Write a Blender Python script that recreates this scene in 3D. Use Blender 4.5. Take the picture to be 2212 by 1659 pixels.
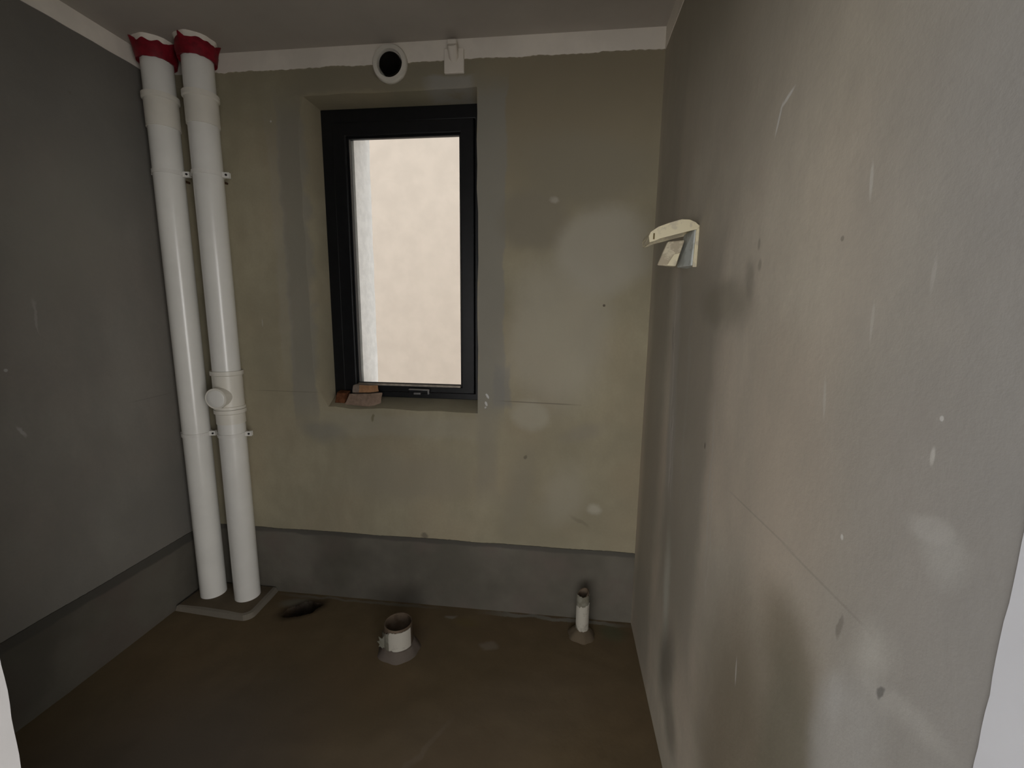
import bpy, bmesh, math, random
from mathutils import Vector, Matrix, noise

random.seed(7)
for o in list(bpy.data.objects):
    bpy.data.objects.remove(o, do_unlink=True)
SC = bpy.context.scene
COL = SC.collection
PI = math.pi

# ------------------------------------------------------------------ room size
XL, XR, YB, H = -1.850, 0.364, 1.936, 2.557     # left wall, right wall, back wall, ceiling
YF = 0.362                                       # room side of the door wall
XJ = -0.613                                      # left side of the door opening
ZD = 2.01                                        # door head
HX0, HX1, HY0 = -3.0, 2.2, -3.0                   # adjoining hall

# ------------------------------------------------------------------ camera
F_PX, YAW, PITCH, ROLL = 940.3857, 0.1146, 0.1608, 0.0117
fwd = Vector((-math.sin(YAW) * math.cos(PITCH), math.cos(YAW) * math.cos(PITCH), -math.sin(PITCH)))
rgt = Vector((math.cos(YAW), math.sin(YAW), 0))
upv = rgt.cross(fwd)
r2 = rgt * math.cos(ROLL) + upv * math.sin(ROLL)
u2 = -rgt * math.sin(ROLL) + upv * math.cos(ROLL)
cam_d = bpy.data.cameras.new('camera')
cam_d.sensor_fit = 'HORIZONTAL'
cam_d.sensor_width = 36
cam_d.lens = F_PX / 2212 * 36
cam_d.clip_start = 0.02
cam = bpy.data.objects.new('camera', cam_d)
COL.objects.link(cam)
cam.matrix_world = Matrix(((r2.x, u2.x, -fwd.x, 0), (r2.y, u2.y, -fwd.y, 0), (r2.z, u2.z, -fwd.z, 1.457), (0, 0, 0, 1)))
SC.camera = cam

# ------------------------------------------------------------------ light
w = bpy.data.worlds.new('sky')
SC.world = w
w.use_nodes = True
w.node_tree.nodes['Background'].inputs[0].default_value = (0.93, 0.96, 1.0, 1)
w.node_tree.nodes['Background'].inputs[1].default_value = 1.85

def area(name, loc, target, sx, sy, power, col):
    d = bpy.data.lights.new(name, 'AREA')
    d.shape = 'RECTANGLE'
    d.size, d.size_y, d.energy, d.color = sx, sy, power, col
    o = bpy.data.objects.new(name, d)
    COL.objects.link(o)
    o.location = loc
    o.rotation_euler = (Vector(target) - Vector(loc)).to_track_quat('-Z', 'Z').to_euler()
    return o
# daylight from the hall behind the camera; the side window light is added
WA = (-2.5, .6, .30, 1.72)        # far hall window: x0, x1, z0, z1
WB = (-2.9, -.8, .28, 2.02)       # unseen right-hand opening, added to light left wall and pipes: y0, y1, z0, z1
area('far_hall_window_daylight', ((WA[0] + WA[1]) / 2, HY0 + .03, 1.01), ((WA[0] + WA[1]) / 2, 0, 1.01), WA[1] - WA[0], 1.4, 44, (1.0, .945, .875))
area('added_side_hall_light', (HX1 - .03, (WB[0] + WB[1]) / 2, 1.15), (0, (WB[0] + WB[1]) / 2, 1.15), WB[1] - WB[0], 1.7, 80, (1.0, .965, .92))

vs = SC.view_settings
vs.view_transform = 'Standard'
vs.look = 'None'
vs.gamma = 1
vs.exposure = 0.0
vs.use_curve_mapping = False

# ------------------------------------------------------------------ material helpers
class NM:
    def __init__(s, name):
        s.m = bpy.data.materials.new(name)
        s.m.use_nodes = True
        s.t = s.m.node_tree
        s.b = s.t.nodes['Principled BSDF']
        s.co = s.n('ShaderNodeTexCoord').outputs['Object']
    def n(s, k, **kw):
        x = s.t.nodes.new(k)
        for a, v in kw.items():
            setattr(x, a, v)
        return x
    def put(s, sock, v):
        if isinstance(v, bpy.types.NodeSocket):
            s.t.links.new(v, sock)
        else:
            sock.default_value = v
    def noise(s, scale, detail=3, rough=.55, vec=None, stretch=None, off=None):
        v = vec or s.co
        if stretch or off:
            mp = s.n('ShaderNodeMapping')
            s.put(mp.inputs[0], v)
            if stretch: mp.inputs['Scale'].default_value = stretch
            if off: mp.inputs['Location'].default_value = off
            v = mp.outputs[0]
        x = s.n('ShaderNodeTexNoise')
        s.put(x.inputs['Vector'], v)
        x.inputs['Scale'].default_value = scale
        x.inputs['Detail'].default_value = detail
        x.inputs['Roughness'].default_value = rough
        return x.outputs
    def math(s, op, a, b=0.0):
        x = s.n('ShaderNodeMath', operation=op)
        s.put(x.inputs[0], a)
        s.put(x.inputs[1], b)
        return x.outputs[0]
    def vmath(s, op, a, b=None):
        x = s.n('ShaderNodeVectorMath', operation=op)
        s.put(x.inputs[0], a)
        if b is not None: s.put(x.inputs[1], b)
        return x.outputs['Value'] if op == 'LENGTH' else x.outputs['Vector']
    def ramp(s, v, a, b, lo=0.0, hi=1.0):
        x = s.n('ShaderNodeMapRange', interpolation_type='SMOOTHSTEP')
        s.put(x.inputs[0], v)
        for i, q in enumerate((a, b, lo, hi)):
            s.put(x.inputs[i + 1], q)
        return x.outputs[0]
    def mix(s, fac, a, b, blend='MIX'):
        x = s.n('ShaderNodeMix', data_type='RGBA', blend_type=blend)
        s.put(x.inputs[0], fac)
        for sock, q in ((x.inputs[6], a), (x.inputs[7], b)):
            s.put(sock, q if isinstance(q, bpy.types.NodeSocket) else (*q, 1))
        return x.outputs[2]
    def warp(s, scale, amp, detail=3):
        nv = s.noise(scale, detail)[1]
        c = s.vmath('SUBTRACT', nv, (.5, .5, .5))
        sc = s.vmath('MULTIPLY', c, (amp, amp, amp))
        return s.vmath('ADD', s.co, sc)
    def bump(s, h, strength=.3, dist=.004):
        x = s.n('ShaderNodeBump')
        s.put(x.inputs['Height'], h)
        x.inputs['Strength'].default_value = strength
        x.inputs['Distance'].default_value = dist
        s.t.links.new(x.outputs[0], s.b.inputs['Normal'])
    def done(s, col, rough=.8, spec=.3, metal=0):
        s.put(s.b.inputs['Base Color'], col if isinstance(col, bpy.types.NodeSocket) else (*col, 1))
        s.put(s.b.inputs['Roughness'], rough)
        s.b.inputs['Specular IOR Level'].default_value = spec
        s.b.inputs['Metallic'].default_value = metal
        return s.m

def marks(N, col, plane, lst, gain=1.0):
    """Stains and painted-in shade, each with its own shape. plane: 'b' marks lie in x,z, 's' in y,z, 'f' in x,y.
    entry: (u, v, ru, rv, angle, colour, strength, softness, warp index 0..2, 'e' ellipse / 'r' rectangle)"""
    warps = [N.co, N.warp(11, .055, 6), N.warp(2.6, .18, 6)]
    for (u, v, ru, rv, ang, c, st, soft, wi, shp) in lst:
        mp = N.n('ShaderNodeMapping', vector_type='TEXTURE')
        N.put(mp.inputs[0], warps[wi])
        if plane == 'b':
            loc, rot, sc = (u, 0, v), (0, ang, 0), (ru, 1e4, rv)
        elif plane == 's':
            loc, rot, sc = (0, u, v), (ang, 0, 0), (1e4, ru, rv)
        else:
            loc, rot, sc = (u, v, 0), (0, 0, ang), (ru, rv, 1e4)
        mp.inputs['Location'].default_value = loc
        mp.inputs['Rotation'].default_value = rot
        mp.inputs['Scale'].default_value = sc
        if shp == 'e':
            d = N.vmath('LENGTH', mp.outputs[0])
        else:
            a = N.vmath('ABSOLUTE', mp.outputs[0])
            sp = N.n('ShaderNodeSeparateXYZ')
            N.put(sp.inputs[0], a)
            d = N.math('MAXIMUM', N.math('MAXIMUM', sp.outputs[0], sp.outputs[1]), sp.outputs[2])
        big_ = min(ru, rv) > .02
        f = N.ramp(d, 1 - soft * (1.3 if big_ else 1), 1 + soft * (.9 if big_ else .5), st * (1.0 if big_ else .9 * gain), 0)
        col = N.mix(f, col, c)
    return col

def cement(name, base, lst=(), plane='b', var=.16, off=(0, 0, 0)):
    N = NM(name)
    dk = tuple(q * (1 - var) for q in base)
    lt = tuple(q * (1 + var) for q in base)
    big = N.noise(1.3, 4, .6, off=off)[0]
    c = N.mix(N.ramp(big, .36, .64), dk, lt)
    hue = N.noise(2.1, 2, off=(off[0] + 5, off[1], off[2]))[0]
    c = N.mix(N.ramp(hue, .4, .65, 0, .55), c, (base[0] * 1.06, base[1] * .99, base[2] * .97))
    med = N.noise(7, 5, .6, stretch=(1, 1, .45))[0]
    c = N.mix(N.ramp(med, .35, .7, 0, .5), c, dk)
    fine = N.noise(90, 4, .7)[0]
    c = N.mix(N.ramp(fine, .3, .7, 0, .10), c, (base[0] * .6, base[1] * .6, base[2] * .6))
    c = marks(N, c, plane, lst, .75 if plane == 's' else 1.0)
    h = N.math('ADD', N.math('MULTIPLY', N.noise(5, 4)[0], .9), N.math('MULTIPLY', N.noise(140, 3, .7)[0], .06))
    N.bump(h, .35, .012)
    return N.done(c, .9, .12)

def plain(name, col, rough=.5, spec=.4, metal=0, var=.06, scale=18, bump=0):
    N = NM(name)
    nz = N.noise(scale, 4, .6)[0]
    c = N.mix(N.ramp(nz, .35, .68), tuple(q * (1 - var) for q in col), tuple(min(1, q * (1 + var)) for q in col))
    if bump:
        N.bump(N.noise(scale * 4, 4)[0], bump, .006)
    return N.done(c, rough, spec, metal)

def dirty(name, col, dirt, amount, scale=9, rough=.6, spec=.3):
    N = NM(name)
    a = N.noise(scale, 5, .65)[0]
    c = N.mix(N.ramp(a, .62 - amount * .4, .7 - amount * .3), col, dirt)
    return N.done(c, rough, spec)

# wall colours
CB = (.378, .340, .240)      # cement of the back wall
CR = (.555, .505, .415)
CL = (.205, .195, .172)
LIGHT = (.37, .355, .31)
PALE = (.62, .60, .56)
DARK = (.16, .142, .108)
OLIVE = (.135, .13, .09)

back_marks = [
    (.0, 2.32, .55, .36, 0, (.275, .235, .165), .85, .5, 2, 'e'),  # brownish upper wall, with lintel shade painted in
    # repair plaster round the window
    (-.322, 1.70, .062, .70, 0, (0.283, 0.275, 0.243), .75, .10, 1, 'r'),
    (-.27, 1.13, .04, .10, 0, (0.267, 0.259, 0.235), .7, .2, 1, 'r'),
    (-1.225, 1.65, .060, .72, 0, (0.267, 0.256, 0.224), .6, .14, 1, 'r'),
    (-1.30, 1.75, .03, .55, 0, (0.421, 0.389, 0.324), .3, .4, 1, 'r'),
    (-.78, 2.43, .42, .05, 0, (0.259, 0.235, 0.178), .55, .2, 1, 'r'),
    (-.50, 2.392, .10, .03, 0, (0.381, 0.373, 0.356), .55, .3, 1, 'r'),
    (-.75, .92, .40, .055, 0, (0.405, 0.381, 0.308), .35, .4, 1, 'r'),
    # damp shapes right of the window
    (-.14, 1.85, .16, .14, .1, (0.267, 0.240, 0.186), .7, .25, 2, 'e'),
    (.06, 2.05, .30, .14, .2, (0.275, 0.251, 0.191), .6, .35, 2, 'e'),
    (.16, 1.72, .20, .20, 0, (0.446, 0.418, 0.348), .7, .22, 2, 'e'),
    (-.02, 1.35, .24, .34, 0, (0.454, 0.424, 0.348), .55, .3, 2, 'e'),
    (-.14, 1.00, .09, .07, .2, (0.470, 0.446, 0.365), .5, .3, 1, 'e'),
    (.10, .93, .10, .04, -.3, (0.308, 0.279, 0.219), .6, .5, 1, 'e'),
    (-.72, .66, .32, .13, 0, (0.348, 0.311, 0.235), .6, .4, 2, 'e'),
    (.02, .62, .10, .16, .5, (0.470, 0.437, 0.356), .35, .5, 2, 'e'),
    (.17, .56, .03, .025, .3, (0.535, 0.502, 0.421), .6, .5, 1, 'e'),
    (.10, .50, .05, .012, .6, DARK, .35, .6, 1, 'e'),
    (-.19, .62, .06, .20, .2, (0.292, 0.267, 0.211), .4, .6, 2, 'e'),
    (-1.15, .88, .10, .05, .1, (0.243, 0.240, 0.219), .45, .5, 2, 'e'),
    # setting-out line at sill height
    (-.10, 1.0575, .17, .0028, .018, (0.162, 0.146, 0.113), .75, .5, 0, 'r'),
    (-1.32, 1.072, .16, .0020, .0, (0.162, 0.146, 0.113), .55, .5, 0, 'r'),
    # pin holes, dabs and specks
    (.172, 1.495, .006, .006, 0, (0.081, 0.065, 0.049), .9, .3, 0, 'e'),
    (-.048, 1.924, .020, .014, .3, (0.551, 0.502, 0.437), .55, .6, 1, 'e'),
    (-.156, .804, .012, .010, 0, (0.146, 0.130, 0.097), .8, .5, 1, 'e'),
    (-.338, 1.085, .006, .013, -.5, (0.850, 0.850, 0.850), .9, .35, 1, 'e'),
    (-.344, 1.052, .006, .011, -.4, (0.850, 0.850, 0.850), .9, .35, 1, 'e'),
    (-.348, 1.036, .004, .006, -.4, (0.850, 0.850, 0.850), .8, .4, 1, 'e'),
    (-.646, .368, .022, .020, 0, (0.162, 0.146, 0.113), .8, .5, 1, 'e'),
    (-1.304, 2.278, .005, .005, 0, PALE, .8, .4, 0, 'e'),
    (-.884, .958, .008, .016, .3, (0.162, 0.146, 0.081), .8, .5, 1, 'e'),
    (-1.42, 1.40, .003, .02, 0, PALE, .35, .5, 0, 'e'),
    (-.335, .83, .05, .25, 0, (0.308, 0.283, 0.227), .45, .4, 1, 'r'),
]
right_marks = [
    # greyer towards the door; falloff of light painted into the colour
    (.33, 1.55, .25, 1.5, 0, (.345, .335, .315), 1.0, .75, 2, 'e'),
    (1.05, 2.35, 1.0, .50, 0, (.33, .30, .24), .85, .6, 2, 'e'),  # darker upper wall stands in for the lintel's shadow
    # old plaster band by the corner with its trowel lines
    (1.28, 1.05, .20, .60, .0, (0.338, 0.307, 0.252), .75, .2, 1, 'r'),
    (1.72, 1.1, .16, 1.1, 0, (0.300, 0.274, 0.225), .6, .35, 1, 'r'),  # corner shading painted as a dark vertical strip
    (1.46, 1.22, .05, .36, -.10, (0.435, 0.408, 0.367), .6, .4, 1, 'r'),
    (1.475, 1.25, .006, .32, -.12, (0.630, 0.600, 0.555), .55, .5, 1, 'r'),
    (1.43, 1.02, .007, .14, -.06, (0.660, 0.630, 0.585), .6, .5, 1, 'r'),
    (1.40, .95, .005, .09, -.1, (0.600, 0.570, 0.525), .5, .5, 1, 'r'),
    (1.50, 1.38, .010, .05, -.1, (0.210, 0.180, 0.150), .5, .5, 1, 'e'),
    (1.30, 1.2, .012, .30, -.05, (0.420, 0.398, 0.352), .4, .5, 1, 'r'),
    (1.05, 1.06, .006, .22, -.07, (0.540, 0.517, 0.465), .55, .5, 1, 'r'),
    (1.02, .93, .004, .20, -.07, (0.540, 0.517, 0.465), .45, .5, 1, 'r'),
    (1.06, 1.48, .16, .055, .15, (0.270, 0.243, 0.188), .6, .45, 2, 'e'),
    (.93, 1.53, .022, .045, -.3, (0.255, 0.232, 0.188), .5, .5, 1, 'e'),
    (.905, 1.592, .006, .012, 0, DARK, .6, .5, 0, 'e'),
    (.893, 1.552, .008, .012, 0, DARK, .6, .5, 0, 'e'),
    (.647, 1.56, .004, .004, 0, DARK, .8, .4, 0, 'e'),
    (1.109, 1.133, .005, .009, 0, (0.090, 0.075, 0.060), .9, .4, 0, 'e'),
    # light filler low by the corner and the dark damp below
    (1.36, .56, .04, .18, -.12, (.56, .56, .49), .7, .6, 1, 'e'),
    (1.30, .34, .08, .16, .25, (.142, .136, .115), .7, .6, 1, 'e'),
    (1.22, .20, .08, .10, .1, (0.180, 0.168, 0.138), .6, .5, 2, 'e'),
    # damp field at the bottom with its torn light border
    (.77, .58, .22, .36, .1, (.215, .180, .128), .85, .5, 2, 'e'),
    (.66, .94, .085, .085, .3, (.225, .195, .140), .7, .6, 1, 'e'),
    (.625, .76, .085, .19, 0, (.21, .19, .14), .8, .35, 1, 'e'),
    (.51, .93, .06, .13, .3, (0.473, 0.465, 0.443), .55, .4, 2, 'e'),
    (.49, 1.075, .024, .034, .4, (.60, .585, .53), .5, .8, 1, 'e'),
    (.44, 1.05, .06, .016, -.25, (.56, .545, .505), .45, .8, 1, 'e'),
    (.534, .97, .016, .045, .1, (.58, .575, .55), .4, .8, 1, 'e'),
    (.551, 1.062, .006, .016, 0, (0.180, 0.165, 0.135), .75, .4, 1, 'e'),
    (.462, 1.049, .006, .010, .3, (0.090, 0.090, 0.083), .9, .35, 1, 'e'),
    (.452, 1.252, .030, .016, -.3, (.570, .555, .520), .55, .45, 1, 'e'),
    (.43, 1.235, .030, .022, 0, (.520, .510, .475), .45, .6, 1, 'e'),
    # chalk and plaster streaks
    (.849, 1.821, .0045, .024, 1.25, (.82, .80, .76), 1.2, .5, 0, 'e'),
    (.874, 1.797, .0040, .028, .345, (.82, .80, .76), 1.2, .5, 0, 'e'),
    (.604, 1.620, .0035, .024, -.10, (0.750, 0.735, 0.675), .7, .5, 0, 'e'),
    (.641, 1.345, .0035, .030, -.15, (0.660, 0.645, 0.585), .6, .5, 0, 'e'),
    (.568, 1.452, .003, .026, -.05, (0.645, 0.630, 0.570), .6, .5, 0, 'e'),
    (.456, 1.323, .003, .010, 0, (0.780, 0.765, 0.705), .7, .5, 0, 'e'),
    (.453, 1.362, .0025, .003, 0, (0.850, 0.850, 0.810), .8, .4, 0, 'e'),
    (.567, 1.178, .003, .004, 0, (0.850, 0.850, 0.810), .8, .4, 0, 'e'),
    (.816, .755, .003, .030, -.1, (0.750, 0.720, 0.660), .7, .5, 0, 'e'),
    (.49, 1.50, .003, .020, 0, (0.600, 0.585, 0.540), .5, .5, 0, 'e'),
    (.80, 1.092, .13, .0022, -.039, (0.210, 0.195, 0.165), .4, .5, 0, 'r'),
    (.60, 1.095, .10, .0022, -.017, (0.210, 0.195, 0.165), .35, .5, 0, 'r'),
]
left_marks = [
    (1.352, 1.43, .004, .06, .1, (0.396, 0.385, 0.363), .5, .5, 1, 'e'),
    (1.24, 1.249, .006, .006, 0, (0.550, 0.550, 0.528), .7, .4, 0, 'e'),
    (1.255, 1.029, .005, .022, .3, (0.440, 0.429, 0.407), .7, .5, 1, 'e'),
    (1.568, 2.249, .006, .006, 0, DARK, .8, .4, 0, 'e'),
    (1.74, 1.06, .10, .002, .03, (0.099, 0.088, 0.077), .5, .5, 0, 'r'),
    (1.05, 1.75, .14, .45, .2, (0.143, 0.134, 0.130), .6, .5, 2, 'e'),
    (1.45, 1.75, .22, .30, -.4, (0.242, 0.229, 0.193), .4, .5, 2, 'e'),
]
floor_marks = [
    (-.287, 1.699, .035, .022, 0, (0.275, 0.237, 0.200), .5, .4, 1, 'e'),
    (-.677, 1.72, .10, .06, .2, (0.112, 0.083, 0.056), .6, .5, 1, 'e'),
    (-.50, 1.86, .03, .012, 0, (0.325, 0.312, 0.288), .5, .5, 1, 'e'),
    (-.42, 1.83, .06, .03, 0, (0.163, 0.125, 0.056), .5, .5, 1, 'e'),
    (-1.30, 1.86, .08, .035, .3, (0.188, 0.188, 0.156), .6, .5, 1, 'e'),
    (.27, 1.86, .06, .05, 0, (0.112, 0.125, 0.075), .6, .5, 1, 'e'),
    (.0, 1.913, .33, .012, -.01, (0.325, 0.338, 0.312), .55, .5, 1, 'r'),
    (-1.00, 1.913, .40, .010, 0, (0.250, 0.250, 0.225), .4, .5, 1, 'r'),
    (-1.2, .85, .55, .55, .3, (0.119, 0.105, 0.094), .6, .5, 2, 'e'),
    (-.25, 1.30, .5, .18, .5, (0.181, 0.144, 0.103), .35, .5, 2, 'e'),
    (-.43, 1.20, .012, .16, -.5, (0.213, 0.175, 0.138), .3, .6, 1, 'e'),
    # open drain pit painted near black for the shade inside it
    (-1.240, 1.815, .112, .066, .6435, (.022, .015, .011), .95, .35, 1, 'e'),
]
M = {}
M['back'] = cement('cement_render_back', CB, back_marks, 'b')
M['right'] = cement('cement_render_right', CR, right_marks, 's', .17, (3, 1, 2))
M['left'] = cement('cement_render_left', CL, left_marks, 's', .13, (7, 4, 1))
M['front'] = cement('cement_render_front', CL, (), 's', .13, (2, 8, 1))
M['floor'] = cement('mud_stained_screed', (.150, .113, .066), floor_marks, 'f', .16, (1, 2, 9))
M['ceiling'] = plain('ceiling_paint', (.50, .46, .41), .9, .1, var=.05, scale=2.5, bump=.05)
M['white'] = plain('white_wall_paint', (.86, .80, .71), .85, .15, var=.05, scale=6, bump=.08)
M['hallwhite'] = plain('hall_white_paint', (.74, .75, .78), .8, .15, var=.02, scale=6, bump=.05)
M['dim_reveal'] = plain('dimmed_door_reveal', (.44, .428, .42), .85, .15, var=.03, scale=6, bump=.05)  # left reveal's white dimmed in colour to offset the strong side light
M['hallfloor'] = plain('hall_floor_cement', (.5, .48, .45), .7, .2, var=.1, scale=5)
M['outside'] = plain('cream_exterior_paint', (.60, .50, .415), .9, .1, var=.035, scale=5, bump=.15)
M['outreveal'] = plain('white_exterior_plaster', (.92, .88, .84), .9, .1, var=.06, scale=22, bump=.3)
M['pvc'] = plain('white_pvc', (.83, .815, .765), .24, .5, var=.03, scale=5)
M['pvc_fit'] = plain('cream_pvc_fitting', (.78, .745, .66), .36, .42, var=.03, scale=8)
M['pvc_clip'] = plain('clamp_plastic', (.78, .76, .71), .4, .4, var=.04)
M['bolt'] = plain('dark_bolt', (.06, .055, .05), .45, .4, .6)
M['rust'] = plain('rusty_steel', (.10, .055, .03), .7, .3, .3, var=.3)
M['red'] = plain('red_collar_paint', (.215, .007, .017), .55, .3, var=.22, scale=30)
M['alu'] = plain('black_aluminium', (.008, .0085, .0095), .42, .35, var=.15, scale=30)
M['bead'] = plain('lit_bead_grey', (.42, .37, .31), .7, .25, var=.2, scale=40)  # lighter tone stands in for light caught by the frame's lip
M['chrome'] = plain('brushed_latch_metal', (.34, .33, .33), .35, .5, .8)
M['cream'] = dirty('yellowed_cream_plastic', (.74, .67, .47), (.60, .54, .40), .35, 30, .5)
M['bluewhite'] = dirty('filmed_white_plastic', (.56, .59, .57), (.44, .46, .43), .4, 35, .45)
M['torn'] = dirty('torn_paper', (.62, .56, .42), (.44, .38, .28), .5, 40, .8)
M['slot'] = plain('dark_slot', (.16, .12, .05), .7, .2)
M['brick_tan'] = plain('mortar_dusted_brick', (.30, .215, .16), .95, .1, var=.14, scale=45, bump=.5)
M['brick_red'] = plain('red_brown_brick', (.15, .060, .028), .95, .1, var=.25, scale=45, bump=.5)
M['brick_orange'] = plain('orange_brick', (.40, .22, .115), .95, .1, var=.16, scale=50, bump=.5)
M['brick_grey'] = plain('greyed_brick_face', (.25, .205, .17), .95, .1, var=.12, scale=50, bump=.4)
M['mud_pipe'] = dirty('muddy_pipe', (.15, .11, .075), (.10, .07, .045), .4, 14, .75)
M['inner'] = plain('dark_pipe_inside', (.06, .05, .042), .8, .2, var=.2)
M['vent_shade'] = plain('vent_shade_black', (.02, .017, .014), .85, .15, var=.2)
M['film'] = dirty('white_wrap', (.52, .49, .42), (.40, .37, .31), .16, 26, .6)
M['film_grey'] = dirty('grey_wrap', (.26, .25, .20), (.20, .185, .14), .4, 20, .7)
M['mortar'] = cement('grey_mortar', (.14, .118, .098), (), 'f', .14)
M['mortar_brown'] = cement('brown_mortar', (.145, .115, .078), (), 'f', .15)
M['pad_edge'] = cement('pale_pad_edge', (.20, .18, .145), (), 'f', .14)
M['ground'] = plain('pale_bounce_ground', (.80, .79, .78), .9, .1)

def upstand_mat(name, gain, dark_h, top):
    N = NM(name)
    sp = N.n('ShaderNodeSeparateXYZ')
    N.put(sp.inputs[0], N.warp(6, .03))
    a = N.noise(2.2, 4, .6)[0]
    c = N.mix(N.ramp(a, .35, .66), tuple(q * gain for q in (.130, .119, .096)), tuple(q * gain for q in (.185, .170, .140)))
    hu = N.noise(3.2, 3, off=(4, 4, 4))[0]
    c = N.mix(N.ramp(hu, .48, .66, 0, .6), c, tuple(q * gain for q in (.165, .135, .115)))
    c = N.mix(N.ramp(N.noise(1.7, 3, off=(9, 1, 2))[0], .52, .66, 0, .5), c, tuple(q * gain for q in (.092, .086, .068)))
    # first coat left showing as a darker stripe along the top
    c = N.mix(N.ramp(sp.outputs[2], top - dark_h - .006, top - dark_h + .006, 0, .78), c, tuple(q * gain for q in (.088, .084, .072)))
    N.bump(N.noise(18, 4)[0], .3, .01)
    return N.done(c, .75, .2)
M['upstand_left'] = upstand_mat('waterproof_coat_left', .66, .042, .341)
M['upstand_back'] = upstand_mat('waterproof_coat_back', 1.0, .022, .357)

N = NM('thin_window_glass')
lw = N.n('ShaderNodeFresnel'); lw.inputs[0].default_value = 1.45
tr = N.n('ShaderNodeBsdfTransparent'); tr.inputs[0].default_value = (.93, .94, .93, 1)
gl = N.n('ShaderNodeBsdfGlossy'); gl.inputs['Roughness'].default_value = .03
mx = N.n('ShaderNodeMixShader')
N.put(mx.inputs[0], lw.outputs[0]); N.put(mx.inputs[1], tr.outputs[0]); N.put(mx.inputs[2], gl.outputs[0])
N.put(N.t.nodes['Material Output'].inputs[0], mx.outputs[0])
M['glass'] = N.m

# ------------------------------------------------------------------ mesh helpers
class MB:
    def __init__(s):
        s.v, s.f, s.mi, s.sm = [], [], [], []
    def add(s, vs, fs, mi=0, smooth=False):
        o = len(s.v)
        s.v += [tuple(q) for q in vs]
        s.f += [[i + o for i in f] for f in fs]
        s.mi += [mi] * len(fs)
        s.sm += [smooth] * len(fs)
        return s
    def box(s, a, b, mi=0):
        (x0, y0, z0), (x1, y1, z1) = a, b
        return s.add([(x0, y0, z0), (x1, y0, z0), (x1, y1, z0), (x0, y1, z0), (x0, y0, z1), (x1, y0, z1), (x1, y1, z1), (x0, y1, z1)],
                     [(0, 3, 2, 1), (4, 5, 6, 7), (0, 1, 5, 4), (1, 2, 6, 5), (2, 3, 7, 6), (3, 0, 4, 7)], mi)
    def hexa(s, p, mi=0):          # 8 corner points, bottom ring then top ring
        return s.add(p, [(0, 3, 2, 1), (4, 5, 6, 7), (0, 1, 5, 4), (1, 2, 6, 5), (2, 3, 7, 6), (3, 0, 4, 7)], mi)
    def lathe(s, prof, c=(0, 0, 0), axis=(0, 0, 1), n=48, mi=0, closed=False, smooth=True, jit=0):
        q = Vector((0, 0, 1)).rotation_difference(Vector(axis).normalized())
        vs, fs = [], []
        m = len(prof)
        for i in range(n):
            a = 2 * PI * i / n
            for k, (r, z) in enumerate(prof):
                rr = r * (1 + (noise.noise(Vector((math.cos(a) * 2.3, math.sin(a) * 2.3, k * .7 + r * 9))) * jit if jit else 0))
                vs.append(Vector(c) + q @ Vector((rr * math.cos(a), rr * math.sin(a), z)))
        for i in range(n):
            j = (i + 1) % n
            for k in range(m if closed else m - 1):
                l = (k + 1) % m
                fs.append((i * m + k, j * m + k, j * m + l, i * m + l))
        if not closed:
            if prof[0][0] > 1e-6: fs.append([i * m for i in reversed(range(n))])
            if prof[-1][0] > 1e-6: fs.append([i * m + m - 1 for i in range(n)])
        return s.add(vs, fs, mi, smooth)
    def prism(s, poly, y0, y1, mi=0, plane='xz'):
        n = len(poly)
        g = (lambda u, v, d: (u, d, v)) if plane == 'xz' else ((lambda u, v, d: (u, v, d)) if plane == 'xy' else (lambda u, v, d: (d, u, v)))
        vs = [g(u, v, y0) for u, v in poly] + [g(u, v, y1) for u, v in poly]
        fs = [list(range(n)), [n + i for i in reversed(range(n))]] + [(i, i + n, (i + 1) % n + n, (i + 1) % n) for i in range(n)]
        return s.add(vs, fs, mi)
    def build(s, name, mats, parent=None, bevel=0, seg=2, origin=None, auto=None):
        me = bpy.data.meshes.new(name)
        off = Vector(origin) if origin else Vector((0, 0, 0))
        me.from_pydata([tuple(Vector(v) - off) for v in s.v], [], s.f)
        if not isinstance(mats, (list, tuple)): mats = [mats]
        for m in mats: me.materials.append(m)
        for p, mi, sm in zip(me.polygons, s.mi, s.sm):
            p.material_index = mi
            p.use_smooth = sm
        bm = bmesh.new(); bm.from_mesh(me)
        bmesh.ops.remove_doubles(bm, verts=bm.verts, dist=1e-6)
        bmesh.ops.recalc_face_normals(bm, faces=bm.faces)
        bm.to_mesh(me); bm.free()
        if any(s.sm):
            me.set_sharp_from_angle(angle=math.radians(38))
        o = bpy.data.objects.new(name, me)
        COL.objects.link(o)
        o.location = off
        if parent:
            o.parent = parent
            base, q = Vector((0, 0, 0)), parent
            while q:
                base += q.location
                q = q.parent
            o.location = off - base
        if bevel:
            b = o.modifiers.new('bevel', 'BEVEL')
            b.width, b.segments, b.limit_method = bevel, seg, 'ANGLE'
            b.angle_limit = math.radians(40)
        return o
def struct(o):
    o['kind'] = 'structure'
    return o
def tag(o, label, cat, group=None):
    o['label'], o['category'] = label, cat
    if group: o['group'] = group
    return o
def thing(name, loc, label, cat, group=None):
    e = bpy.data.objects.new(name, None)
    e.empty_display_size = .05
    COL.objects.link(e)
    e.location = loc
    return tag(e, label, cat, group)

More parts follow.
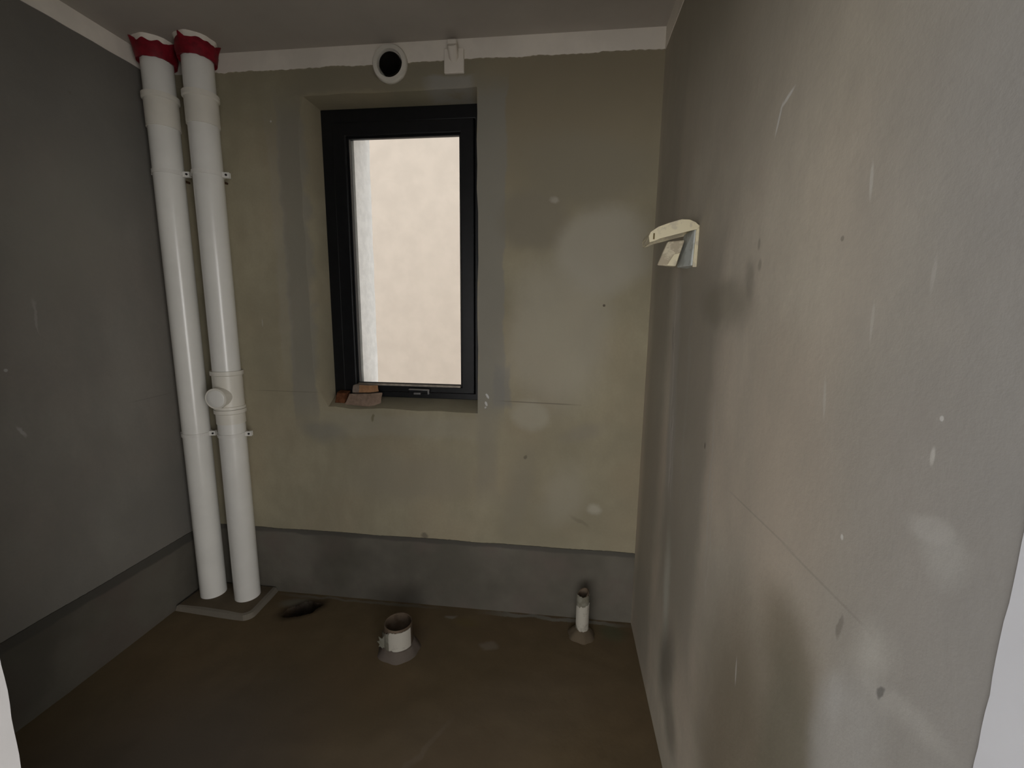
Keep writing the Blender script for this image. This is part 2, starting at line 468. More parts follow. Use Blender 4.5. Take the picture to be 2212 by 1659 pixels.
# ------------------------------------------------------------------ the room shell
# floor with the open drain pit beside the pad
nx, ny = 340, 270
x0, x1, y0, y1 = XL - .02, XR + .02, YF - .17, YB + .02
vs_, fs_ = [], []
for j in range(ny + 1):
    for i in range(nx + 1):
        x = x0 + (x1 - x0) * i / nx
        y = y0 + (y1 - y0) * j / ny
        z = .004 * noise.noise(Vector((x * 2, y * 2, 3))) + .0012 * noise.noise(Vector((x * 14, y * 14, 1)))
        z *= min(1, max(0, (y - YF) / .1))
        dx, dy = x + 1.240, y - 1.812
        u, v = dx * .80 + dy * .60, -dx * .60 + dy * .80
        d = math.hypot(u / .078, v / .042) + .35 * noise.noise(Vector((x * 22, y * 22, 5)))
        k = min(1, max(0, (1.10 - d) / .14)); k = k * k * (3 - 2 * k)
        z -= .13 * k
        vs_.append((x, y, z))
for j in range(ny):
    for i in range(nx):
        a = j * (nx + 1) + i
        fs_.append((a, a + 1, a + nx + 2, a + nx + 1))
mb = MB().add(vs_, fs_, 0, True)
n0 = len(vs_)
# slab under the screed
mb.box((x0, y0, -.3), (x1, y1, -.18))
struct(mb.build('floor', M['floor']))

struct(MB().box((XL - .2, YF - .17, H), (XR + .2, YB + .33, H + .15)).build('ceiling', M['ceiling']))
struct(MB().box((XL - .2, YF - .17, -.2), (XL, YB + .33, H)).build('wall_left', M['left']))
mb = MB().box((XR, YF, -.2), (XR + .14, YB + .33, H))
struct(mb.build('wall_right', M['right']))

# back wall with a splayed window opening and the round vent hole
WX0, WX1, WZ0, WZ1 = -1.178, -.381, 1.000, 2.372       # room side
IX0, IX1, IZ0, IZ1 = -1.128, -.381, 1.040, 2.360       # at the frame
OX0, OX1, OZ0, OZ1 = -1.000, -.450, 1.055, 2.345       # outer reveal
YI, YG, YO = YB + .100, YB + .154, YB + .325
VC, VR = (-.747, 2.474), .050
def rect_loop(x0, x1, z0, z1, y, jit=0, n=14):
    pts = []
    def seg(a, b):
        for i in range(n):
            t = i / n
            p = Vector(a).lerp(Vector(b), t)
            q = Vector((noise.noise(p * 9 + Vector((3, 0, 0))), 0, noise.noise(p * 9 + Vector((0, 5, 0))))) * jit
            pts.append(p + q)
    seg((x0, y, z0), (x1, y, z0)); seg((x1, y, z0), (x1, y, z1)); seg((x1, y, z1), (x0, y, z1)); seg((x0, y, z1), (x0, y, z0))
    return pts
bm = bmesh.new()
def ring(pts):
    v = [bm.verts.new(p) for p in pts]
    e = [bm.edges.new((v[i], v[(i + 1) % len(v)])) for i in range(len(v))]
    return v, e
def bridge(a, b, mi=0, smooth=False):
    n = len(a)
    for i in range(n):
        f = bm.faces.new((a[i], a[(i + 1) % n], b[(i + 1) % n], b[i]))
        f.material_index = mi
        f.smooth = smooth
WL0, WL1, WBZ, WTZ = XL - .2, XR + .14, -.2, H + .15
def outer(y): return [(WL0, y, WBZ), (WL1, y, WBZ), (WL1, y, WTZ), (WL0, y, WTZ)]
def circ(y, r=VR): return [(VC[0] + r * math.cos(2 * PI * i / 40), y, VC[1] + r * math.sin(2 * PI * i / 40)) for i in range(40)]
def arris(pts):
    out = []
    for p in pts:
        t = min(1, max(0, (1.16 - p.z) / .16)); t2 = min(1, max(0, (p.z - 2.25) / .12))
        xl = WX0 + .072 * t * t + .03 * t2
        out.append(Vector((-1.0 + (p.x + 1.0) * (xl + 1.0) / (WX0 + 1.0) if p.x < -1.0 else p.x, p.y, p.z)))
    return out
of, oe = ring(outer(YB)); wf, we = ring(arris(rect_loop(WX0, WX1, WZ0, WZ1, YB, .007))); cf, ce = ring(circ(YB))
ob, obe = ring(outer(YO)); wb_, wbe = ring(rect_loop(OX0, OX1, OZ0, OZ1, YO, .004)); cb, cbe = ring(circ(YO))
bmesh.ops.triangle_fill(bm, use_beauty=True, edges=oe + we + ce)
before = set(bm.faces)
bmesh.ops.triangle_fill(bm, use_beauty=True, edges=obe + wbe + cbe)
for f in bm.faces:
    if f not in before: f.material_index = 1
bridge(of, ob); bridge(cf, cb, 0, True)
m1, _ = ring(rect_loop(IX0, IX1, IZ0, IZ1, YI)); m2, _ = ring(rect_loop(IX0, IX1, IZ0, IZ1, YG)); m3, _ = ring(rect_loop(OX0, OX1, OZ0, OZ1, YG))
bridge(wf, m1, 0, True); bridge(m1, m2); bridge(m2, m3, 1); bridge(m3, wb_, 1)
bmesh.ops.recalc_face_normals(bm, faces=bm.faces)
me = bpy.data.meshes.new('wall_back'); bm.to_mesh(me); bm.free()
me.materials.append(M['back']); me.materials.append(M['outreveal'])
me.set_sharp_from_angle(angle=math.radians(30))
wall_back = bpy.data.objects.new('wall_back', me); COL.objects.link(wall_back); struct(wall_back)

# door wall: solid part left of the opening, lintel above it
struct(MB().box((XL, YF - .16, -.2), (XJ - .006, YF, H)).build('wall_front', M['front']))
struct(MB().box((XJ - .006, YF - .16, ZD + .006), (XR, YF, H)).build('wall_lintel', M['front']))

def ragged_strip(name, mat, u0, u1, zlo, zhi, jit, place, thick, n=160, rag_top=False, freq=10, jit2=0, hole=None):
    """thin coat on a wall with an uneven edge; place(u, z, d) -> xyz"""
    mb = MB()
    vs_, fs_ = [], []
    for i in range(n + 1):
        u = u0 + (u1 - u0) * i / n
        e = jit * noise.noise(Vector((u * freq, 2.2, zlo * 3))) + jit2 * noise.noise(Vector((u * 70, 7, zlo)))
        lo, hi = (zlo, zhi + e) if rag_top else (zlo + e, zhi)
        if hole and abs(u - hole[0]) < hole[2]:
            lo = max(lo, hole[1] + math.sqrt(hole[2] ** 2 - (u - hole[0]) ** 2))
        vs_ += [place(u, lo, thick), place(u, hi, thick), place(u, lo, -.002), place(u, hi, -.002)]
    for i in range(n):
        a, b = i * 4, i * 4 + 4
        fs_ += [(a, b, b + 1, a + 1), (a + 2, a + 3, b + 3, b + 2), (a, a + 2, b + 2, b), (a + 1, b + 1, b + 3, a + 3)]
    fs_ += [(0, 1, 3, 2), (n * 4, n * 4 + 2, n * 4 + 3, n * 4 + 1)]
    mb.add(vs_, fs_)
    return struct(mb.build(name, mat))
ZBAND = 2.4805
ragged_strip('trim_1', M['white'], XL, XR, ZBAND, H, .006, lambda u, z, d: (u, YB - d, z), .003, 400, jit2=.003, hole=(VC[0], VC[1], .0505))
ragged_strip('trim_2', M['white'], YF, YB, ZBAND, H, .004, lambda u, z, d: (XL + d, u, z), .003)
ragged_strip('trim_3', M['white'], YF, YB, ZBAND, H, .004, lambda u, z, d: (XR - d, u, z), .003)
ragged_strip('baseboard_back', M['upstand_back'], XL, XR, -.01, .357, .006, lambda u, z, d: (u, YB - d, z), .004, 200, True, 6, .002)
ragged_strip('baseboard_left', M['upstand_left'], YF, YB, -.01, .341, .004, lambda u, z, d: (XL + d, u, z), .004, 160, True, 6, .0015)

# white door reveals with a broken cement arris
def reveal(name, xin, xout, mat):
    mb = MB(); n = 120; vs_, fs_ = [], []
    for i in range(n + 1):
        z = -.02 + (ZD + .02) * i / n
        e = .0012 * noise.noise(Vector((z * 26, xin, 3))) + .0014 * noise.noise(Vector((z * 90, xin, 8)))
        vs_ += [(xin, YF + e, z), (xin, YF - .165, z), (xout, YF + e, z), (xout, YF - .165, z)]
    for i in range(n):
        a, b = i * 4, i * 4 + 4
        fs_ += [(a, b, b + 1, a + 1), (a + 2, a + 3, b + 3, b + 2), (a, a + 2, b + 2, b), (a + 1, b + 1, b + 3, a + 3)]
    fs_ += [(0, 1, 3, 2), (n * 4, n * 4 + 2, n * 4 + 3, n * 4 + 1)]
    mb.add(vs_, fs_)
    return struct(mb.build(name, mat))
reveal('trim_4', XJ, XJ - .006, M['dim_reveal'])
reveal('trim_5', XR - .0015, XR + .02, M['hallwhite'])
struct(MB().box((XJ - .006, YF - .16, ZD), (XR, YF, ZD + .006)).build('trim_6', M['hallwhite']))

# ------------------------------------------------------------------ hall behind the camera
YH = YF - .16
struct(MB().box((HX0, HY0, -.2), (HX1, YH - .005, -.002)).build('floor_hall', M['hallfloor']))
struct(MB().box((HX0, HY0 - .1, H), (HX1, YH - .01, H + .15)).build('ceiling_hall', M['hallwhite']))
struct(MB().box((HX0 - .15, HY0 - .1, -.2), (HX0, YH, H)).build('wall_hall_left', M['hallwhite']))
mb = MB()
a, b, c, d = WB
mb.box((HX1, HY0 - .1, -.2), (HX1 + .15, a, H)); mb.box((HX1, b, -.2), (HX1 + .15, YH, H)); mb.box((HX1, a, -.2), (HX1 + .15, b, c)); mb.box((HX1, a, d), (HX1 + .15, b, H))
struct(mb.build('wall_hall_right', M['hallwhite']))
mb = MB()
mb.box((HX0, YH - .006, -.2), (XJ - .006, YH, H)); mb.box((XJ - .006, YH - .006, ZD + .006), (XR + .02, YH, H)); mb.box((XR + .02, YH - .006, -.2), (HX1, YH, H))
struct(mb.build('wall_hall_door_side', M['hallwhite']))
mb = MB()
a, b, c, d = WA
mb.box((HX0, HY0 - .1, -.2), (a, HY0, H)); mb.box((b, HY0 - .1, -.2), (HX1, HY0, H)); mb.box((a, HY0 - .1, -.2), (b, HY0, c)); mb.box((a, HY0 - .1, d), (b, HY0, H))
struct(mb.build('wall_hall_far', M['hallwhite']))

# ------------------------------------------------------------------ outside the window: light well
struct(MB().box((-8.0, 4.8, -.3), (1.6, 5.0, 4.7)).build('wall_outside', M['outside']))
struct(MB().box((-8.0, YO + .002, -.3), (6.0, 4.8, -.1)).build('ground_outside', M['ground']))  # unseen ground, raised and made pale to bounce light onto the outer wall

# ------------------------------------------------------------------ window
win = thing('window_1', (0, 0, 0), 'black aluminium window in the back wall with a single pane', 'window')
del win['category']
struct(win)
def frame_ring(o, i, y0, y1):
    mb = MB()
    (ox0, ox1, oz0, oz1), (ix0, ix1, iz0, iz1) = o, i
    O = [(ox0, oz0), (ox1, oz0), (ox1, oz1), (ox0, oz1)]
    I = [(ix0, iz0), (ix1, iz0), (ix1, iz1), (ix0, iz1)]
    vs_ = [(u, y0, v) for u, v in O] + [(u, y0, v) for u, v in I] + [(u, y1, v) for u, v in O] + [(u, y1, v) for u, v in I]
    fs_ = []
    for k in range(4):
        l = (k + 1) % 4
        fs_ += [(k, l, 4 + l, 4 + k), (8 + k, 12 + k, 12 + l, 8 + l), (k, 8 + k, 8 + l, l), (4 + k, 4 + l, 12 + l, 12 + k)]
    return mb.add(vs_, fs_)
FR = (IX0 + .001, IX1 - .001, IZ0 + .001, IZ1 - .001)
SR = (-1.072, -.412, 1.070, 2.300)
GR = (-.999, -.484, 1.112, 2.234)
frame_ring(FR, SR, YI, YG - .001).build('frame', M['alu'], win, .003)
frame_ring((SR[0] + .003, SR[1] - .003, SR[2] + .003, SR[3] - .003), (GR[0] - .008, GR[1] + .008, GR[2] - .012, GR[3] + .008), YI - .012, YG - .006).build('sash', M['alu'], win, .004)
frame_ring((GR[0] - .008, GR[1] + .008, GR[2] - .012, GR[3] + .008), GR, YI + .004, YI + .020).build('glazing_gasket', M['alu'], win, .002)
MB().box((GR[0], YI - .010, GR[2] - .014), (GR[1], YI + .003, GR[2] - .003)).build('glazing_bead', M['bead'], win, .002)
MB().box((GR[0] - .005, YI + .021, GR[2] - .005), (GR[1] + .005, YI + .027, GR[3] + .005)).build('glass_pane', M['glass'], win)
hd = MB().box((-.735, YI - .030, 1.070), (-.640, YI - .013, 1.090)).build('handle', M['alu'], win, .003)
mb = MB().box((-.728, YI - .052, 1.0885), (-.628, YI - .032, 1.0925)).box((-.634, YI - .052, 1.070), (-.628, YI - .032, 1.0885)).box((-.705, YI - .045, 1.066), (-.672, YI - .032, 1.076))
mb.build('handle_lever', M['chrome'], hd, .001)

# ------------------------------------------------------------------ drain pipes
PR = .0575
PADZ = .030
def pipe_run(z0, z1, r=PR):
    return MB().lathe([(r, z0), (r, z1)], n=56)
def sleeve(z0, z1, r, lip_top=False, lip_bot=False):
    p = [(PR - .001, z0), (r, z0)]
    if lip_bot: p = [(PR - .001, z0), (r + .004, z0), (r + .004, z0 + .012), (r, z0 + .014)]
    if lip_top: p += [(r, z1 - .022), (r + .006, z1 - .018), (r + .006, z1), (PR - .001, z1)]
    else: p += [(r, z1), (PR - .001, z1)]
    return MB().lathe(p, n=56, closed=True)
def shifted(mb, o):
    mb.v = [tuple(Vector(v) + Vector(o)) for v in mb.v]
    return mb
def clamp(parent, o, z, ang):
    cl = shifted(MB().lathe([(PR + .0003, z - .008), (PR + .0036, z - .008), (PR + .0036, z + .008), (PR + .0003, z + .008)], n=56, closed=True), o).build('clamp', M['pvc_clip'], parent)
    # lug with its bolt standing off the band
    c, s = math.cos(ang), math.sin(ang)
    R3 = Matrix.Rotation(ang, 3, 'Z')
    def tr(mb, mat, name):
        mb.v = [tuple(R3 @ Vector(v) + Vector(o)) for v in mb.v]
        return mb.build(name, mat, cl)
    for sgn in (-1, 1):
        tr(MB().box((PR + .0015, sgn * .0055 - .0028, z - .011), (PR + .030, sgn * .0055 + .0028, z + .011)), M['pvc_clip'], 'lug')
    tr(MB().lathe([(.0048, -.0105), (.0048, .009)], (PR + .018, 0, z), (0, 1, 0), 14), M['bolt'], 'bolt')
    R3 = Matrix.Rotation(ang + PI, 3, 'Z')
    tr(MB().box((PR + .002, -.006, z - .009), (PR + .010, .006, z + .009)), M['pvc_clip'], 'hinge')
    # threaded rod into the wall behind
    rod = MB().lathe([(.005, 0), (.005, YB - o[1] - PR - .002)], (o[0] + .012, o[1] + PR + .001, z - .012), (0, 1, 0), 12)
    rod.build('wall_rod', M['rust'], cl)
    return cl
def collar(parent, o, rot):
    # red fire collar: ragged top, flared ears; the ceiling plaster shows above it
    n = 72; vs_, fs_ = [], []
    for i in range(n):
        a = 2 * PI * i / n
        ear = max(0, math.cos(3 * (a - rot))) ** 14
        top = 2.538 + .009 * noise.noise(Vector((math.cos(a) * 3, math.sin(a) * 3, o[0] * 4))) + .012 * ear
        bot = 2.477 + .003 * noise.noise(Vector((math.cos(a) * 4, math.sin(a) * 4, o[0] * 7)))
        for r, z in ((PR + .0005, bot + .004), (PR + .012, bot), (PR + .018, (top + bot) / 2), (PR + .016 + .016 * ear, top), (PR + .0005, top - .004)):
            vs_.append((o[0] + r * math.cos(a), o[1] + r * math.sin(a), z))
    for i in range(n):
        j = (i + 1) % n
        for k in range(4):
            fs_.append((i * 5 + k, j * 5 + k, j * 5 + k + 1, i * 5 + k + 1))
    c = MB().add(vs_, fs_, 0, True).build('fire_collar', M['red'], parent)
    c['label'] = 'red painted collar with flared ears'
    shifted(MB().lathe([(PR + .0005, 2.528), (PR + .010, 2.53), (PR + .017, H), (PR + .0005, H)], n=48, closed=True, jit=.08), o).build('plaster_ring', M['white'], c)
    return c
PL, PRR = (-1.737, 1.842, 0), (-1.549, 1.842, 0)
p1 = thing('drain_pipe', (PL[0], PL[1], PADZ), 'white plastic drain pipe nearest the left wall corner, without side branch', 'pipe', 'vertical drain pipes in the corner')
p2 = thing('drain_pipe', (PRR[0], PRR[1], PADZ), 'white plastic drain pipe with a capped side branch halfway up', 'pipe', 'vertical drain pipes in the corner')
shifted(pipe_run(PADZ + .0005, H), PL).build('pipe', M['pvc'], p1)
shifted(sleeve(2.222, 2.352, PR + .0042, lip_top=True), PL).build('coupling', M['pvc_fit'], p1)
clamp(p1, PL, 2.043, math.radians(14)); clamp(p1, PL, .870, math.radians(14)); collar(p1, PL, 2.1)
shifted(pipe_run(PADZ + .0005, H), PRR).build('pipe', M['pvc'], p2)
shifted(sleeve(2.228, 2.352, PR + .0042, lip_top=True), PRR).build('coupling', M['pvc_fit'], p2)
clamp(p2, PRR, 2.036, math.radians(14)); clamp(p2, PRR, .876, math.radians(14)); collar(p2, PRR, 2.6)
tee = shifted(sleeve(1.002, 1.180, PR + .0040, True, True), PRR).build('tee_fitting', M['pvc_fit'], p2)
shifted(sleeve(.932, 1.000, PR + .0030, True, False), PRR).build('coupling', M['pvc_fit'], p2)
bd = Vector((.12, -1, -.03)).normalized()
bc = Vector((PRR[0], PRR[1], 1.066))
MB().lathe([(.0435, .0), (.0435, .076), (.0475, .078), (.0475, .094), (.040, .094)], bc, bd, 40).build('branch', M['pvc_fit'], tee)
MB().lathe([(.0395, .082), (.0395, .096), (.036, .0985), (.014, .0995), (0, .0995)], bc, bd, 40).build('branch_cap', M['pvc'], tee)

# pad the pipes stand on
n = 26
poly = [(XL + .004, 1.722), (-1.70, 1.712), (-1.56, 1.702)]
for i in range(8):
    a = -PI / 2 + (PI / 2) * i / 7
    poly.append((-1.475 + .045 * math.cos(a), 1.745 + .045 * math.sin(a)))
poly += [(-1.436, 1.85), (-1.444, YB - .005), (XL + .004, YB - .005)]
cx, cy = -1.62, 1.83
mb = MB(); k = len(poly)
poly = [(x + .006 * noise.noise(Vector((x * 20, y * 20, 0))) * (1 if x > XL + .01 and y < YB - .01 else 0), y + .005 * noise.noise(Vector((x * 18, y * 18, 4))) * (1 if y < YB - .01 else 0)) for x, y in poly]
def shr(p, d):
    v = Vector((cx - p[0], cy - p[1])); v.normalize()
    return (p[0] + v.x * d, p[1] + v.y * d)
l0 = [(x, y, -.012) for x, y in poly]; l1 = [(*shr(p, .010), PADZ - .004) for p in poly]; l2 = [(*shr(p, .024), PADZ) for p in poly]
vs_ = l0 + l1 + l2
for lv in (0, 1):
    mb.add(vs_, [(lv * k + i, lv * k + (i + 1) % k, (lv + 1) * k + (i + 1) % k, (lv + 1) * k + i) for i in range(k)], 1)
mb.add(l2, [list(range(k))], 0)
mb.add(l0, [list(reversed(range(k)))], 0)
pad = mb.build('cement_pad', [M['mortar_brown'], M['pad_edge']], None, origin=(-1.64, 1.82, 0))
tag(pad, 'low cement pad with pale rounded edge under the two drain pipes', 'cement pad')

# ------------------------------------------------------------------ vent sleeve and conduit outlet above the window
mb = MB().lathe([(VR - .001, -.30), (VR - .001, .0), (.072, .0), (.074, .004), (.074, .016), (.070, .022), (.0545, .022), (.0525, .018), (.0525, .0), (VR - .005, -.01), (VR - .005, -.30)],
                (VC[0], YB, VC[1]), (0, -1, 0), 56, closed=True)
vent = mb.build('vent_sleeve', M['pvc_fit'], None, origin=(VC[0], YB, VC[1]))
tag(vent, 'round white plastic vent sleeve opening in the wall above the window', 'vent')
MB().lathe([(.0445, -.275), (.0452, .016), (.0435, .016), (.043, -.275)], (VC[0], YB, VC[1]), (0, -1, 0), 48, closed=True).build('shade_liner', M['vent_shade'], vent)  # near-black liner added to imitate the shade inside the vent
MB().lathe([(0, -.29), (VR - .006, -.29), (VR - .006, -.28), (0, -.28)], (VC[0], YB, VC[1]), (0, -1, 0), 40).build('rear_cover', M['inner'], vent)
co = thing('conduit_outlet', (-.475, YB, 2.47), 'small square painted plate with a stubby nozzle right of the round vent', 'wall outlet')
MB().box((-.517, YB - .014, 2.427), (-.434, YB - .0005, 2.519)).build('base_plate', M['white'], co, .003)
nd = Vector((.02, -.75, .62)).normalized()
MB().lathe([(.017, -.012), (.0195, .0), (.0195, .040), (.017, .046), (.0, .046)], (-.476, YB - .012, 2.486), nd, 28).build('nozzle', M['white'], co)
mb = MB().box((-.497, YB - .046, 2.500), (-.457, YB - .010, 2.536))
mb.build('nozzle_cap', M['white'], co, .005)

# ------------------------------------------------------------------ broken bricks on the window sill
def chunk(name, pts, mats, faces_mat, label, amp=.004, group='broken bricks on the sill', split=None):
    mb = MB()
    F6 = [(0, 3, 2, 1), (4, 5, 6, 7), (0, 1, 5, 4), (1, 2, 6, 5), (2, 3, 7, 6), (3, 0, 4, 7)]
    vs_ = [Vector(p) for p in pts]
    for f, mi in zip(F6, faces_mat):
        mb.add(vs_, [f], mi)
    c = sum(vs_, Vector()) / 8
    base = min(v.z for v in vs_)
    o = mb.build(name, mats, None, origin=(c.x, c.y, base))
    bm = bmesh.new(); bm.from_mesh(o.data)
    bmesh.ops.subdivide_edges(bm, edges=bm.edges[:], cuts=4, use_grid_fill=True)
    for v in bm.verts:
        d = noise.noise_vector((v.co + c) * 38) * amp
        v.co += Vector((d.x, d.y, d.z * (.6 if v.co.z > .004 else 0)))
    if split is not None:
        for f in bm.faces:
            if f.normal.y < -.5 and f.calc_center_median().x + c.x < split: f.material_index = 1
    bm.to_mesh(o.data); bm.free()
    b = o.modifiers.new('bevel', 'BEVEL'); b.width = .002; b.segments = 2; b.limit_method = 'ANGLE'; b.angle_limit = math.radians(50)
    return tag(o, label, 'brick', group)
SZ = 1.014
chunk('brick_fragment', [(-1.040, 1.958, SZ - .003), (-.915, 1.948, SZ - .006), (-.868, 1.985, SZ), (-1.010, 2.018, SZ + .014),
                         (-1.022, 1.972, SZ + .048), (-.900, 1.962, SZ + .056), (-.862, 1.99, SZ + .058), (-1.000, 2.018, SZ + .050)],
      [M['brick_tan'], M['brick_grey']], [0, 1, 0, 0, 0, 0], 'tan mortar-dusted brick piece, the lower one at front of the sill')
chunk('brick_fragment', [(-1.004, 1.968, SZ + .056), (-.915, 1.968, SZ + .059), (-.880, 1.995, SZ + .060), (-.995, 2.010, SZ + .056),
                         (-1.000, 1.976, SZ + .092), (-.920, 1.974, SZ + .094), (-.884, 1.998, SZ + .090), (-.990, 2.010, SZ + .096)],
      [M['brick_orange'], M['brick_grey']], [0, 1, 0, 0, 0, 1], 'orange brick chip lying on top of the tan brick piece', split=-.972)
chunk('brick_fragment', [(-1.098, 1.972, SZ - .004), (-1.048, 1.966, SZ - .004), (-1.040, 2.014, SZ + .010), (-1.100, 2.018, SZ + .012),
                         (-1.088, 1.978, SZ + .050), (-1.040, 1.974, SZ + .052), (-1.034, 2.014, SZ + .056), (-1.092, 2.018, SZ + .058)],
      [M['brick_red']], [0] * 6, 'dark red-brown brick piece tucked against the left window reveal')

# ------------------------------------------------------------------ flip-lid socket cover on the right wall
so = thing('socket_cover', (XR, 1.35, 1.59), 'cream flip-lid socket cover hanging open on the right wall', 'socket cover')
mb = MB().hexa([(.348, 1.300, 1.594), (XR, 1.300, 1.594), (XR, 1.390, 1.594), (.331, 1.390, 1.598),
                (.352, 1.300, 1.696), (XR, 1.300, 1.700), (XR, 1.390, 1.704), (.346, 1.390, 1.690)])
mb.build('back_box', M['bluewhite'], so, .003)
mb = MB().hexa([(.352, 1.296, 1.590), (XR - .0005, 1.296, 1.590), (XR - .0005, 1.303, 1.590), (.352, 1.303, 1.590),
                (.355, 1.296, 1.703), (XR - .0005, 1.296, 1.703), (XR - .0005, 1.303, 1.703), (.355, 1.303, 1.703)])
mb.build('rim', M['cream'], so, .002)
lid = MB()
top = [(.228, 1.672), (.232, 1.683), (.252, 1.697), (.280, 1.707), (.312, 1.716), (.334, 1.715), (.350, 1.708), (.361, 1.698)]
bot = [(.356, 1.690), (.330, 1.684), (.259, 1.666), (.246, 1.660), (.231, 1.656)]
outl = top + bot
lid.prism(outl, 1.290, 1.2945)
lid.prism(outl, 1.392, 1.3965)
inner_ = [(x + (.006 if i == 0 else 0), z - .006) for i, (x, z) in enumerate(top)]
sh = top + inner_[::-1]
lid.prism(sh, 1.2945, 1.392)
lid.prism([(.231, 1.656), (.228, 1.672), (.234, 1.668), (.236, 1.658)], 1.2945, 1.392)
l_ = lid.build('lid', M['cream'], so, .0012)
MB().box((.2395, 1.2885, 1.664), (.2435, 1.2905, 1.680)).build('latch_slot', M['slot'], l_)
mb = MB().hexa([(.262, 1.330, 1.598), (.314, 1.326, 1.594), (.330, 1.392, 1.598), (.276, 1.392, 1.606),
                (.288, 1.330, 1.664), (.334, 1.326, 1.668), (.345, 1.392, 1.668), (.296, 1.392, 1.668)])
bl = mb.build('socket_insert', M['torn'], so, .004)
MB().hexa([(.288, 1.323, 1.597), (.312, 1.321, 1.595), (.313, 1.326, 1.595), (.289, 1.331, 1.597),
           (.306, 1.323, 1.628), (.322, 1.321, 1.632), (.323, 1.326, 1.632), (.307, 1.331, 1.628)]).build('torn_label', M['cream'], bl, .001)

# ------------------------------------------------------------------ toilet drain stub in the floor
def wrap(c, r, segs, mat, name, parent, zc=0):
    """film round a pipe: segs = list of (angle, zlo, zhi, extra radius)"""
    mb = MB(); vs_, fs_ = [], []
    for a, lo, hi, ex in segs:
        for rr in (r + ex, r + ex + .0018):
            for z in (lo, (lo + hi) / 2, hi):
                vs_.append((c[0] + rr * math.cos(a), c[1] + rr * math.sin(a), z))
    m = len(segs)
    for i in range(m - 1):
        a, b = i * 6, i * 6 + 6
        for q in (0, 1):
            fs_.append((a + q, b + q, b + q + 1, a + q + 1))
            fs_.append((a + 3 + q, a + 4 + q, b + 4 + q, b + 3 + q))
        fs_ += [(a, a + 3, b + 3, b), (a + 2, b + 2, b + 5, a + 5)]
    for a in (0, (m - 1) * 6):
        fs_ += [(a, a + 1, a + 4, a + 3), (a + 1, a + 2, a + 5, a + 4)]
    return mb.add(vs_, fs_, 0, True).build(name, mat, parent)
TC = (-.672, 1.632)
td = thing('toilet_drain', (TC[0], TC[1], 0), 'wide open floor drain stub with torn white wrapping, left of centre', 'drain pipe', 'pipe stubs in the floor')
tr_ = .060
MB().lathe([(tr_, -.01), (tr_, .128), (tr_ - .003, .132), (tr_ - .0055, .130), (tr_ - .0055, -.09), (tr_ - .008, -.10), (tr_ - .004, -.1)], (TC[0], TC[1], 0), n=48, closed=True).build('pipe', M['mud_pipe'], td)
MB().lathe([(0, -.095), (tr_ - .005, -.095), (tr_ - .005, -.09), (0, -.088)], (TC[0], TC[1], 0), n=32).build('drain_bottom', M['inner'], td)
sg = []
for i in range(30):
    a = math.radians(236 + 108 * i / 29)
    hi = .124 - .006 * abs(noise.noise(Vector((i * .3, 1, 1))))
    lo = .034 + .012 * noise.noise(Vector((i * .22, 4, 1)))
    t = i / 29
    if t < .18: lo += .0; hi -= (.18 - t) * .28
    sg.append((a, lo, hi, .0016))
wrap(TC, tr_, sg, M['film'], 'white_wrapping', td)['label'] = 'clean white wrapping on the front of the stub'
sg = []
for i in range(26):
    t = i / 25
    a = math.radians(178 + 72 * t)
    hi = .118 - .040 * (1 - t) + .010 * noise.noise(Vector((i * .5, 2, 2)))
    lo = .030 + .010 * noise.noise(Vector((i * .4, 5, 2)))
    sg.append((a, lo, hi, .003 + .016 * max(0, .5 - t) + .004 * abs(noise.noise(Vector((i * .7, 9, 2))))))
fl = wrap(TC, tr_, sg, M['film_grey'], 'grey_wrapping', td)
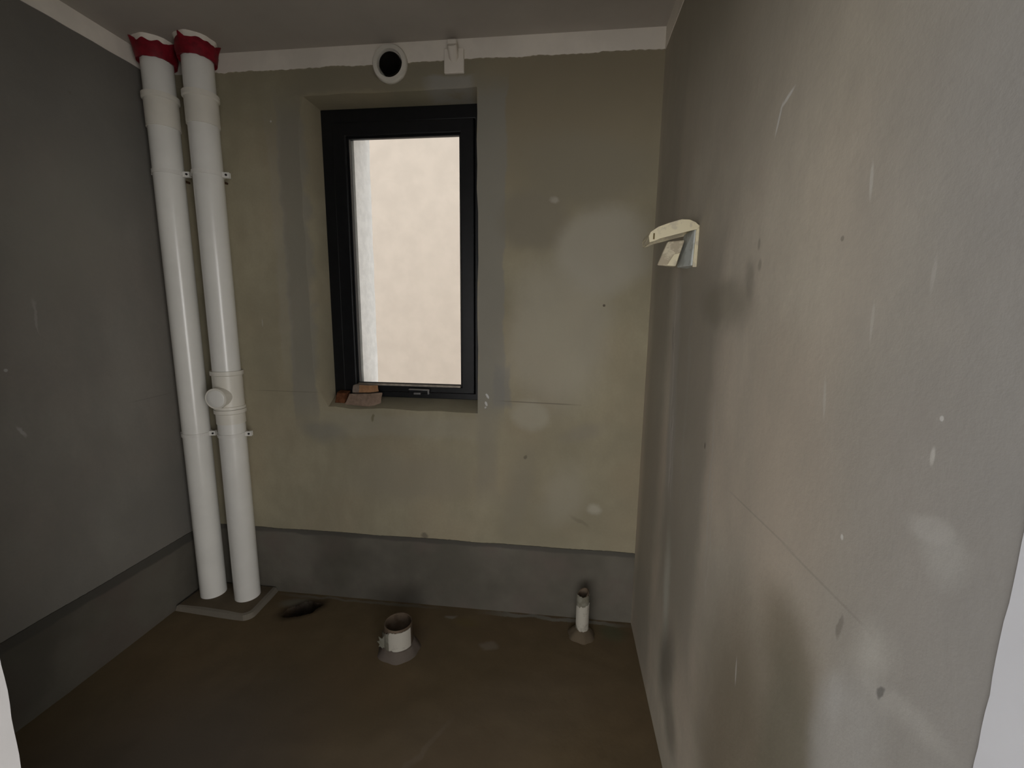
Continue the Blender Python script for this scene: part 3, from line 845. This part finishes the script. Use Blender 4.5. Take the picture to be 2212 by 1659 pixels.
# torn tongue standing off to the left
tg = MB(); pts = [(.0, .0), (-.035, .012), (-.048, .006), (-.040, .022), (-.060, .030), (-.038, .040), (-.046, .056), (-.020, .052), (.0, .075)]
vs_ = []
for u, v in pts:
    vs_.append((TC[0] - .045 + u * .7, TC[1] - .046 + abs(u) * .25, .022 + v))
for u, v in pts:
    vs_.append((TC[0] - .045 + u * .7 + .001, TC[1] - .044 + abs(u) * .25, .022 + v))
k = len(pts)
tg.add(vs_, [list(range(k)), [k + i for i in reversed(range(k))]] + [(i, i + k, (i + 1) % k + k, (i + 1) % k) for i in range(k)])
tg.build('torn_flap', M['film_grey'], fl)
MB().lathe([(.0, -.012), (.096, -.012), (.088, .002), (.074, .022), (.068, .036), (tr_ + .0005, .038), (tr_ + .0005, -.012)], (TC[0], TC[1], 0), n=48, closed=False, jit=.10).build('mortar_collar', M['mortar'], td)

# slim upright stub by the right corner
SCN = (.126, 1.826)
sd = thing('drain_stub', (SCN[0], SCN[1], 0), 'slim upright pipe stub with white wrapping near the right corner', 'drain pipe', 'pipe stubs in the floor')
sr = .026
mb = MB(); vs_, fs_ = [], []; n = 32
for i in range(n):
    a = 2 * PI * i / n
    zt = .206 + .016 * math.cos(a - .6)
    for r, z in ((sr, -.01), (sr, zt), (sr - .0035, zt), (sr - .0035, .10)):
        vs_.append((SCN[0] + r * math.cos(a), SCN[1] + r * math.sin(a), z))
for i in range(n):
    j = (i + 1) % n
    for q in range(3): fs_.append((i * 4 + q, j * 4 + q, j * 4 + q + 1, i * 4 + q + 1))
fs_.append([i * 4 + 3 for i in range(n)])
mb.add(vs_, fs_, 0, True).build('pipe', M['mud_pipe'], sd)
sg = [(math.radians(185 + 170 * i / 24), .036 + .006 * noise.noise(Vector((i * .4, 1, 7))), .205 + .008 * noise.noise(Vector((i * .3, 2, 7))) , .0008) for i in range(25)]
wrap(SCN, sr, sg, M['film_grey'], 'grey_wrapping', sd)
sg = []
for i in range(25):
    t = i / 24
    sg.append((math.radians(200 + 150 * t), .034 + .030 * max(0, .3 - t) / .3 + .004 * noise.noise(Vector((i * .5, 3, 7))), .150 + .008 * noise.noise(Vector((i * .4, 4, 7))) + .014 * t, .0028))
wrap(SCN, sr, sg, M['film'], 'white_wrapping', sd)
MB().lathe([(.0, -.012), (.068, -.012), (.056, .008), (.040, .026), (.030, .034), (sr + .0005, .036), (sr + .0005, -.012)], (SCN[0], SCN[1], 0), n=40, jit=.14).build('mortar_base', M['mortar_brown'], sd)
